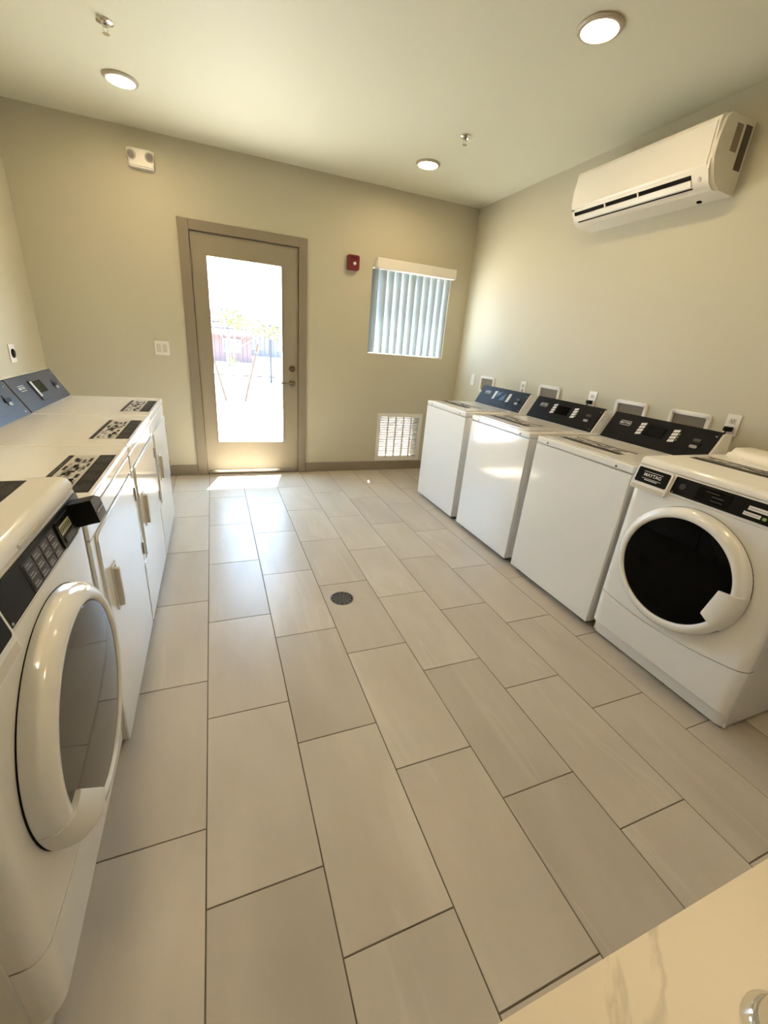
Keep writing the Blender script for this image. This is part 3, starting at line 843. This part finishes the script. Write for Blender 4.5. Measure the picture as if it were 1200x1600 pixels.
def make_loader(kind, name, label, cat, loc, rz):
    t = thing(name, label, cat, loc, rz, None)
    D = 0.74; ZT = 1.0
    back = 0.056
    off = lambda z: 0.010 * max(0, (0.45 - z) / 0.45) + 0.0
    obj('cabinet', B(0.001, LW - 0.001, back + 0.001, D, 0.014, 0.966, bevel=0.004), ENAMEL, t)
    obj('front_panel', skin(bmesh.new(), lambda u: seam(u) + 0.0022, lambda u: 0.872, off, back), ENAMEL, t, True)
    obj('kick_panel', skin(bmesh.new(), lambda u: 0.094, lambda u: seam(u) - 0.0022, off, back), ENAMEL, t, True)
    obj('seam_shadow_strip', skin(bmesh.new(), lambda u: seam(u) - 0.0021, lambda u: seam(u) + 0.0021, lambda z: off(z) + 0.008, back), GASKET, t, True)
    obj('toe_panel', skin(bmesh.new(), lambda u: 0.012, lambda u: 0.0935, lambda z: 0.024 + (0.02 if z < 0.05 else 0.0), back), ENAMEL, t, True)
    for u in (0.06, LW - 0.06):
        for d in (0.12, D - 0.08):
            obj('foot', lathe(bmesh.new(), [(0, 0.0006), (0.020, 0.0006), (0.020, 0.014), (0, 0.014)], 12, T(u, d, 0)), GASKET, t)
    # sloped control housing and rounded top
    pr = [(0.056, 0.874), (-0.004, 0.874), (-0.006, 0.880), (0.012, 0.964), (0.020, 0.9665), (0.056, 0.9665)]
    ch = obj('control_housing', prism(bmesh.new(), pr, 0.001, LW - 0.001, 'x'), ENAMEL, t)
    pr = [(0.012, 0.968), (0.013, 0.984), (0.022, 0.996), (0.036, ZT), (D, ZT), (D, 0.968)]
    tp = obj('top_panel', prism(bmesh.new(), pr, 0.0, LW, 'x'), ENAMEL, t, True)
    F = frame((0, -0.006, 0.880), (1, 0, 0), (0, 0.018, 0.084))
    # nameplate on a proud white drawer front
    np_ = obj('nameplate', prism(bmesh.new(), rrect(0.004, 0.176, -0.026, 0.083, 0.010), 0.0002, 0.012, 'z', F), ENAMEL, t)
    obj('nameplate_face', prism(bmesh.new(), rrect(0.014, 0.168, 0.008, 0.076, 0.007), 0.0118, 0.0135, 'z', F), BLACKP, np_)
    text('logo_lettering', 'MAYTAG', 0.021, CHIP, np_, F @ T(0.091, 0.046, 0.0140))
    bm = bmesh.new()
    box(bm, 0.045, 0.137, 0.0285, 0.0305, 0.0135, 0.0142, F); box(bm, 0.045, 0.137, 0.060, 0.062, 0.0135, 0.0142, F); box(bm, 0.060, 0.122, 0.0215, 0.0250, 0.0135, 0.0142, F)
    obj('logo_rule', bm, CHIP, np_)
    obj('pull_recess', box(bmesh.new(), 0.010, 0.170, -0.024, -0.006, 0.0105, 0.0125, F, bevel=0.0008), BEIGEP, np_)
    cp = obj('control_panel', prism(bmesh.new(), rrect(0.186, LW - 0.006, 0.006, 0.080, 0.006), 0.0002, 0.0045, 'z', F), BLACKP, t)
    G = F @ T(0, 0, 0.0045)
    for u, v in ((0.160, 0.068), (0.196, 0.012)):
        obj('screw', lathe(bmesh.new(), [(0.003, 0.0002), (0.003, 0.0014), (0, 0.0018)], 8, G @ T(u, v, 0)), STEEL, cp)
    if kind == 'washer':
        bm = box(bmesh.new(), 0.290, 0.420, 0.016, 0.070, 0.0002, 0.0010, G); obj('display', bm, DISPLAY, cp)
        bm = bmesh.new(); box(bm, 0.320, 0.372, 0.056, 0.0595, 0.0010, 0.0014, G); box(bm, 0.350, 0.395, 0.026, 0.0295, 0.0010, 0.0014, G); box(bm, 0.350, 0.395, 0.042, 0.0455, 0.0010, 0.0014, G)
        obj('display_lines', bm, mat('faint_print', (0.035, 0.035, 0.036), 0.4), cp)
        obj('selector_mark', lathe(bmesh.new(), [(0.013, 0.0002), (0.013, 0.0014), (0, 0.0016)], 18, G @ T(0.226, 0.045, 0)), mat('faint_mark', (0.030, 0.030, 0.032), 0.3), cp)
        obj('white_sticker', box(bmesh.new(), 0.480, 0.562, 0.042, 0.058, 0.0002, 0.0010, G), CHIP, cp)
        obj('white_sticker', box(bmesh.new(), 0.472, 0.530, 0.020, 0.034, 0.0002, 0.0010, G), CHIP, cp)
        obj('sticker_line', box(bmesh.new(), 0.485, 0.556, 0.0485, 0.0505, 0.0010, 0.0013, G), GREYPRINT, cp)
        obj('sticker_line', box(bmesh.new(), 0.477, 0.524, 0.0260, 0.0280, 0.0010, 0.0013, G), GREYPRINT, cp)
        bm = prism(bmesh.new(), rrect(0.536, 0.550, 0.020, 0.032, 0.005), 0.0002, 0.0012, 'z', G); obj('start_mark', bm, GREENP, cp)
    else:
        fa = mat('key_grey', (0.045, 0.038, 0.036), 0.5)
        obj('key_area', box(bmesh.new(), 0.300, 0.475, 0.008, 0.070, 0.0002, 0.0008, G), mat('key_backing', (0.024, 0.020, 0.020), 0.5), cp)
        for i in range(4):
            for j in range(3):
                k = obj('key', box(bmesh.new(), 0.305 + i * 0.043, 0.343 + i * 0.043, 0.011 + j * 0.0195, 0.0285 + j * 0.0195, 0.0008, 0.0022, G, bevel=0.0006), fa, cp)
                bm = bmesh.new()
                for q in range(2): box(bm, 0.310 + i * 0.043, 0.334 + i * 0.043 - 0.006 * q, 0.0145 + j * 0.0195 + q * 0.006, 0.0170 + j * 0.0195 + q * 0.006, 0.0022, 0.0025, G)
                obj('key_lines', bm, GREYPRINT, k)
        obj('display_recess', prism(bmesh.new(), rrect(0.488, 0.588, 0.006, 0.070, 0.008), 0.0002, 0.0030, 'z', G), BLACKP, cp)
        obj('display', box(bmesh.new(), 0.500, 0.570, 0.036, 0.058, 0.0030, 0.0036, G), mat('lcd_label', (0.40, 0.40, 0.28), 0.4), cp)
        bm = bmesh.new()
        for k in range(6): box(bm, 0.503 + k * 0.011, 0.5095 + k * 0.011, 0.041, 0.053, 0.0036, 0.0040, G)
        obj('display_lines', bm, mat('olive_print', (0.10, 0.105, 0.04), 0.4), cp)
        obj('start_button', box(bmesh.new(), 0.505, 0.570, 0.014, 0.030, 0.0030, 0.0050, G, bevel=0.0008), MIDPRINT, cp)
        cr = obj('card_reader', prism(bmesh.new(), [(0.600, 0.0), (0.672, 0.0), (0.672, 0.045), (0.640, 0.062), (0.600, 0.062)], 0.0005, 0.052, 'z', G @ T(0, 0.012, 0)), BLACKP, cp)
        obj('card_slot', box(bmesh.new(), 0.610, 0.666, 0.035, 0.039, 0.0515, 0.0530, G), GREYPRINT, cr)
    # round door
    cu, cz, ro = (0.330, 0.578, 0.276) if kind == 'washer' else (0.352, 0.560, 0.276)
    A = T(cu, 0.0, cz)
    obj('door_gap', lathe(bmesh.new(), [(ro + 0.0012, 0.020), (ro + 0.0012, -0.0008), (ro - 0.02, -0.0008), (ro - 0.02, 0.020)], 72, A, 'y', closed=True), DARK, t, True)
    P = 0.050 if kind == 'washer' else 0.050
    pr = [(ro, -0.0012), (ro, -0.022), (ro - 0.003, -0.032), (ro - 0.013, -P + 0.008), (ro - 0.022, -P + 0.002), (ro - 0.032, -P), (ro - 0.040, -P + 0.001), (ro - 0.044, -P + 0.005), (ro - 0.046, -P + 0.010), (ro - 0.046, -0.002)]
    dr = obj('door_ring', lathe(bmesh.new(), pr, 96, A, 'y', closed=True), ENAMEL, t, True)
    rg = ro - 0.0455
    bm = lathe(bmesh.new(), [(rg, -P + 0.010), (rg * 0.985, -P + 0.0055), (rg * 0.8, -P + 0.003), (rg * 0.5, -P + 0.001), (0, -P)], 72, A, 'y')
    obj('door_glass', bm, BGLASS if kind == 'washer' else BGLASS_REFL, dr, True)
    # handle: a tab across the ring on one side
    if kind == 'washer': a0, a1 = R(-31), R(6)
    else: a0, a1 = R(180 + 12), R(180 + 62)
    N = 14; bm = bmesh.new(); loops = []
    for i in range(N + 1):
        a = a0 + (a1 - a0) * i / N
        e = min(i, N - i) / N
        w = min(1, e * 6 + 0.55)
        am = (a0 + a1) / 2
        r0 = (ro - 0.092) / math.cos(a - am); r1 = ro - 0.030
        sec = [(r0, -P + 0.004), (r0, -P - 0.003), (r0 + 0.004, -P - 0.006), (r1, -P - 0.007), (r1 + 0.018, -P + 0.002), (r1 + 0.030, -0.034), (r1 + 0.0325, -0.020), (r1 + 0.0325, -0.004), (r1, -0.004)]
        loops.append([bm.verts.new((cu + r * math.cos(a), y, cz + r * math.sin(a))) for r, y in sec])
    for a, b in zip(loops[:-1], loops[1:]):
        for k in range(len(a)):
            j = (k + 1) % len(a); bm.faces.new((a[k], a[j], b[j], b[k]))
    bm.faces.new(loops[0]); bm.faces.new(loops[-1])
    obj('door_handle', bm, PLASTIC, dr, True)
    # rear hump on the top
    if kind == 'washer':
        pr = [(0.535, ZT), (0.555, ZT + 0.036), (0.575, ZT + 0.050), (0.70, ZT + 0.050), (D - 0.01, ZT + 0.036), (D, ZT)]
        bm = prism(bmesh.new(), pr, 0.030, LW - 0.002, 'x')
        bmesh.ops.bevel(bm, geom=[e for e in bm.edges if abs(e.verts[0].co.x - e.verts[1].co.x) < 1e-6 and e.verts[0].co.x < 0.1 and (e.verts[0].co.z + e.verts[1].co.z) > 2 * ZT + 0.02], offset=0.03, segments=4, affect='EDGES')
        obj('rear_housing', bm, AC, t, True)
        sticker(t, 0.045, 0.275, ZT + 0.0002)
    else:
        sticker(t, 0.235, 0.095, ZT + 0.0002)
        obj('access_latch', B(0.33, 0.45, 0.0085, 0.0125, 0.9705, 0.9785, bevel=0.0015), BEIGEP, t)
    return t
make_loader('washer', 'front_load_washer', 'white front-load washer with a round black glass door', 'washing machine', (1.946, -0.362, 0), R(-90))
make_loader('dryer', 'front_load_dryer', 'white round-door dryer with black glass greyed for reflections, nearest on the left', 'dryer', (-0.247, -1.130, 0), R(90))

# ------------------------------------------------------------------ floor drain
t_ = thing('floor_drain', 'round dark metal floor drain set in the tiles', 'drain', (0.718, 0.272, 0.0))
obj('rim', lathe(bmesh.new(), [(0.068, 0.0002), (0.068, 0.0016), (0.064, 0.0022), (0.060, 0.0018), (0.060, 0.0002)], 40, None, 'z', closed=True), DRAINM, t_, True)
obj('well', lathe(bmesh.new(), [(0, 0.0003), (0.0605, 0.0003), (0.0605, 0.0006), (0, 0.0006)], 40), DARK, t_)
bm = bmesh.new()
for rr in (0.012, 0.024, 0.036, 0.048):
    lathe(bm, [(rr - 0.003, 0.0006), (rr - 0.003, 0.0016), (rr + 0.003, 0.0016), (rr + 0.003, 0.0006)], 32, None, 'z', closed=True)
for k in range(12):
    box(bm, 0.006, 0.060, -0.0022, 0.0022, 0.0006, 0.0016, Matrix.Rotation(R(30 * k), 4, 'Z'))
obj('grate', bm, DRAINM, t_)

# ------------------------------------------------------------------ marble counter with cabinet, sink and faucet
CX0, CX1, CY0, CY1, CZ = -0.15, XR - 0.002, -2.22, -1.5928, 0.880
SX0, SX1, SY0, SY1 = 0.32, 0.80, -2.10, -1.76
bm = bmesh.new()
gxs, gys = [CX0, SX0, SX1, CX1], [CY0, SY0, SY1, CY1]
gv = {(i, j, k): bm.verts.new((gxs[i], gys[j], (CZ - 0.040, CZ)[k])) for i in range(4) for j in range(4) for k in range(2)}
solid = lambda i, j: 0 <= i < 3 and 0 <= j < 3 and (i, j) != (1, 1)
for i in range(3):
    for j in range(3):
        if not solid(i, j): continue
        for k in (0, 1):
            bm.faces.new((gv[i, j, k], gv[i + 1, j, k], gv[i + 1, j + 1, k], gv[i, j + 1, k]))
        for di, dj, (p, q) in ((-1, 0, ((i, j), (i, j + 1))), (1, 0, ((i + 1, j), (i + 1, j + 1))), (0, -1, ((i, j), (i + 1, j))), (0, 1, ((i, j + 1), (i + 1, j + 1)))):
            if not solid(i + di, j + dj):
                bm.faces.new((gv[p + (0,)], gv[q + (0,)], gv[q + (1,)], gv[p + (1,)]))
bmesh.ops.bevel(bm, geom=[e for e in bm.edges if all(abs(v.co.y - CY1) < 1e-4 for v in e.verts) and abs(e.verts[0].co.z - e.verts[1].co.z) < 1e-6], offset=0.018, segments=6, affect='EDGES')
tag(obj('countertop', bm, MARBLE, None, True), 'white veined marble countertop at the lower right', 'countertop')
t_ = thing('base_cabinet', 'white base cabinet carrying the marble countertop', 'cabinet', (0, 0, 0))
CABP = mat('cabinet_white', (0.62, 0.60, 0.55), 0.4)
obj('body', B(CX0 + 0.03, CX1 - 0.001, CY0 + 0.02, CY1 - 0.062, 0.10, 0.62), CABP, t_)
bm = bmesh.new()
for a in ((CX0 + 0.03, CX0 + 0.05, CY0 + 0.02, CY1 - 0.062), (CX1 - 0.02, CX1 - 0.001, CY0 + 0.02, CY1 - 0.062), (CX0 + 0.05, CX1 - 0.02, CY0 + 0.02, CY0 + 0.04), (CX0 + 0.05, CX1 - 0.02, CY1 - 0.082, CY1 - 0.062)):
    box(bm, a[0], a[1], a[2], a[3], 0.62, CZ - 0.0405)
obj('body_rail', bm, CABP, t_)
obj('toe_kick', B(CX0 + 0.06, CX1 - 0.001, CY0 + 0.08, CY1 - 0.12, 0.0005, 0.0995), TRIM, t_)
nd = 5; wd = (CX1 - 0.001 - CX0 - 0.03) / nd
for k in range(nd):
    dd = obj('cabinet_door', B(CX0 + 0.03 + k * wd + 0.002, CX0 + 0.03 + (k + 1) * wd - 0.002, CY1 - 0.0615, CY1 - 0.042, 0.105, CZ - 0.046, bevel=0.002), CABP, t_)
    obj('handle', tube(bmesh.new(), [(CX0 + 0.03 + k * wd + 0.05, CY1 - 0.043, 0.70), (CX0 + 0.03 + k * wd + 0.05, CY1 - 0.020, 0.70), (CX0 + 0.03 + k * wd + 0.05, CY1 - 0.020, 0.58), (CX0 + 0.03 + k * wd + 0.05, CY1 - 0.043, 0.58)], 0.005, 8), STEEL, dd)
bm = bmesh.new()
ro_, ri_ = rrect(SX0 - 0.012, SX1 + 0.012, SY0 - 0.012, SY1 + 0.012, 0.03), rrect(SX0 + 0.001, SX1 - 0.001, SY0 + 0.001, SY1 - 0.001, 0.03)
top = [bm.verts.new((x, y, CZ - 0.0412)) for x, y in ro_]; mid = [bm.verts.new((x, y, CZ - 0.0412)) for x, y in ri_]; bot = [bm.verts.new((x, y, CZ - 0.20)) for x, y in ri_]
for a, b in ((top, mid), (mid, bot)):
    for k in range(len(a)):
        j = (k + 1) % len(a); bm.faces.new((a[k], a[j], b[j], b[k]))
bm.faces.new(bot)
tag(obj('sink', bm, STEEL, None, True), 'stainless undermount sink in the marble countertop', 'sink')
fx, fy = 0.508, -1.684
t_ = thing('faucet', 'chrome faucet at the edge of the marble countertop', 'faucet', (fx, fy, CZ))
obj('base_flange', lathe(bmesh.new(), [(0, 0.0005), (0.031, 0.0005), (0.031, 0.005), (0.026, 0.012), (0, 0.012)], 32), CHROME, t_, True)
obj('post', lathe(bmesh.new(), [(0, 0.011), (0.024, 0.011), (0.022, 0.03), (0.022, 0.150), (0.018, 0.160), (0, 0.160)], 32), CHROME, t_, True)
obj('spout', tube(bmesh.new(), [(0, -0.006, 0.115), (0, -0.06, 0.150), (0, -0.12, 0.160), (0, -0.155, 0.150), (0, -0.165, 0.125)], [0.012, 0.011, 0.011, 0.011, 0.011], 16), CHROME, t_, True)
obj('lever', tube(bmesh.new(), [(0, 0, 0.158), (0.02, 0.006, 0.175), (0.07, 0.012, 0.190)], [0.008, 0.006, 0.005], 10), CHROME, t_, True)

# ------------------------------------------------------------------ outside
GND = mat('pale_ground', (0.40, 0.375, 0.335), 0.9, vary=(0.6, 0.12))
tag(obj('ground_outside', B(-40, 45, YB + TH + 0.001, 90, -0.30, -0.035), GND), 'pale sunlit gravel ground outside the door', kind='structure')
tag(obj('exterior_walk', B(-1.0, 3.2, YB + TH + 0.002, YB + 1.7, -0.0348, -0.004, bevel=0.004), mat('concrete', (0.40, 0.385, 0.36), 0.8, vary=(3, 0.1))), 'pale concrete landing outside the glazed door', kind='structure')
BARK = mat('bark', (0.10, 0.085, 0.056), 0.8, vary=(20, 0.3))
STAKE = mat('stake_wood', (0.048, 0.027, 0.014), 0.7, vary=(30, 0.2))
LEAF = mat('palo_verde_leaf', (0.075, 0.078, 0.014), 0.6, vary=(5, 0.3))
LEAFD = mat('grey_green_leaf', (0.060, 0.066, 0.035), 0.6, vary=(5, 0.3))
IRON = mat('fence_iron', (0.032, 0.030, 0.034), 0.6, spec=0.2)

def leaves(bm, cx, cy, cz, rx, ry, rz, n, s, rnd):
    for k in range(n):
        while True:
            p = Vector((rnd.uniform(-1, 1), rnd.uniform(-1, 1), rnd.uniform(-1, 1)))
            if p.length < 1: break
        c = Vector((cx + p.x * rx, cy + p.y * ry, cz + p.z * rz))
        a = Vector((rnd.uniform(-1, 1), rnd.uniform(-1, 1), rnd.uniform(-0.6, 0.6))).normalized()
        b = a.cross(Vector((rnd.uniform(-1, 1), rnd.uniform(-1, 1), rnd.uniform(-1, 1)))).normalized()
        q = s * rnd.uniform(0.6, 1.3)
        vs_ = [bm.verts.new(c + a * q), bm.verts.new(c + b * q * 0.45), bm.verts.new(c - a * q), bm.verts.new(c - b * q * 0.45)]
        bm.faces.new(vs_)
rt = random.Random(5)
tr = thing('young_tree', 'young yellow-green tree between two wooden stakes outside the door', 'tree', (0.52, 8.30, -0.035))
bm = tube(bmesh.new(), [(0, 0, 0), (0.02, 0, 0.6), (0.01, 0.02, 1.1), (0.06, 0, 1.5), (0.12, 0, 1.9)], [0.022, 0.020, 0.018, 0.014, 0.008], 8)
trunk = obj('trunk', bm, BARK, tr, True)
bm = bmesh.new()
for dx, dz in ((-0.55, 0.75), (0.45, 0.65), (0.85, 0.55), (-0.25, 0.85), (0.2, 0.9)):
    tube(bm, [(0.01, 0.02, 1.05), (dx * 0.5, rt.uniform(-0.2, 0.2), 1.05 + dz * 0.45), (dx, rt.uniform(-0.3, 0.3), 1.0 + dz)], [0.012, 0.009, 0.004], 6)
obj('branch', bm, BARK, tr)
bm = bmesh.new()
leaves(bm, 0.35, 0, 1.58, 0.60, 0.45, 0.13, 420, 0.040, rt); leaves(bm, 0.80, 0, 1.47, 0.45, 0.35, 0.13, 240, 0.040, rt)
leaves(bm, -0.05, 0.1, 1.72, 0.30, 0.3, 0.15, 160, 0.035, rt); leaves(bm, -0.02, 0.0, 0.82, 0.14, 0.12, 0.10, 60, 0.030, rt)
tag(obj('foliage', bm, LEAF, tr), 'yellow-green feathery foliage', kind='stuff')
def stake(label, p0, p1):
    t = thing('tree_stake', label, 'stake', p0)
    d = Vector(p1) - Vector(p0)
    obj('pole', tube(bmesh.new(), [(0, 0, 0), d * 0.5, d], [0.027, 0.026, 0.025], 10), STAKE, t, True)
    obj('tie', tube(bmesh.new(), [d * 0.86 + Vector((0.03 * math.cos(a), 0.03 * math.sin(a), 0)) for a in [k * 0.7 for k in range(10)]], 0.006, 6), GASKET, t)
stake('wooden tree stake leaning left of the young tree', (0.33, 8.28, -0.035), (0.02, 8.28, 1.26))
stake('wooden tree stake leaning right of the young tree', (0.722, 8.28, -0.035), (1.04, 8.28, 1.19))
# low berm around the tree and a fallen twig
tag(obj('fallen_twig', tube(tube(bmesh.new(), [(1.20, 7.2, -0.026), (1.30, 7.10, -0.020), (1.40, 7.05, -0.026)], 0.008, 6), [(1.22, 7.05, -0.026), (1.31, 7.12, -0.014), (1.38, 7.24, -0.026)], 0.007, 6), BARK), 'small crossed dry twig on the pale ground outside', 'twig')

fn = thing('metal_fence', 'grey metal picket fence across the yard outside', 'fence', (1.5, 12.5, -0.035))
for z in (0.18, 1.50, 1.66):
    obj('rail', B(-5, 6, -0.018, 0.018, z - 0.018, z + 0.018), IRON, fn)
psrc = None
for k in range(84):
    x = -4.95 + k * 0.13
    if psrc is None:
        bm = B(-0.0085, 0.0085, -0.0085, 0.0085, 0.06, 1.64); psrc = obj('picket', bm, IRON, fn); p_ = psrc
    else: p_ = share('picket', psrc, fn)
    p_.location = (x, 0, 0)
for k in range(5):
    obj('post', B(-4.9 + k * 2.6 - 0.032, -4.9 + k * 2.6 + 0.032, -0.032, 0.032, 0.0, 1.75), IRON, fn)

def house(label, x0, x1, y0, y1, h, wallm, roofm, wins):
    t = thing('house', label, 'house', ((x0 + x1) / 2, y0, -0.035))
    w = (x1 - x0) / 2; d = y1 - y0
    wl = obj('wall', B(-w, w, 0, d, 0, h), wallm, t)
    rf = bmesh.new()
    prism(rf, [(-0.5, h - 0.02), (d / 2, h + 0.55), (d + 0.5, h - 0.02), (d + 0.5, h - 0.12), (-0.5, h - 0.12)], -w - 0.5, w + 0.5, 'x')
    obj('roof', rf, roofm, t)
    for (a, b, c, e) in wins:
        wn = obj('window', B(a, b, -0.05, 0.02, c, e), mat('house_window', (0.18, 0.175, 0.175), 0.3), t)
        obj('pane', B(a + 0.08, b - 0.08, -0.06, -0.05, c + 0.08, e - 0.08), mat('house_glass', (0.10, 0.11, 0.13), 0.1), wn)
STUC = mat('pink_stucco', (0.125, 0.082, 0.078), 0.9); ROOF = mat('clay_roof', (0.10, 0.076, 0.072), 0.9)
STUC2 = mat('grey_stucco', (0.12, 0.112, 0.118), 0.9)
house('low pinkish house beyond the fence, behind the left stake', -1.4, 2.0, 22.0, 28.0, 1.35, STUC, ROOF, [(-1.2, -0.4, 0.45, 1.1), (0.3, 1.2, 0.45, 1.1)])
house('low grey house beyond the fence, behind the right stake', 1.4, 8.0, 30.0, 36.0, 1.60, STUC2, ROOF, [(-2.2, -1.4, 0.4, 1.1), (-0.4, 0.5, 0.4, 1.1)])
def far_tree(label, x, y, h, rx, m):
    t = thing('distant_tree', label, 'tree', (x, y, -0.035), 0, 'distant trees beyond the fence')
    obj('trunk', tube(bmesh.new(), [(0, 0, 0), (0.05, 0, h * 0.5), (0, 0, h * 0.8)], [0.10, 0.08, 0.03], 8), BARK, t, True)
    bm = bmesh.new(); leaves(bm, 0, 0, h * 0.84, rx, rx, h * 0.16, 420, 0.09, rt)
    tag(obj('foliage', bm, m, t), 'loose leafy crown', kind='stuff')
far_tree('pale grey-green distant tree above the left of the fence', 0.75, 19.0, 2.35, 0.75, LEAFD)
far_tree('yellow-green distant tree beyond the fence, right of the young tree', 3.6, 20.5, 1.75, 1.5, LEAF)
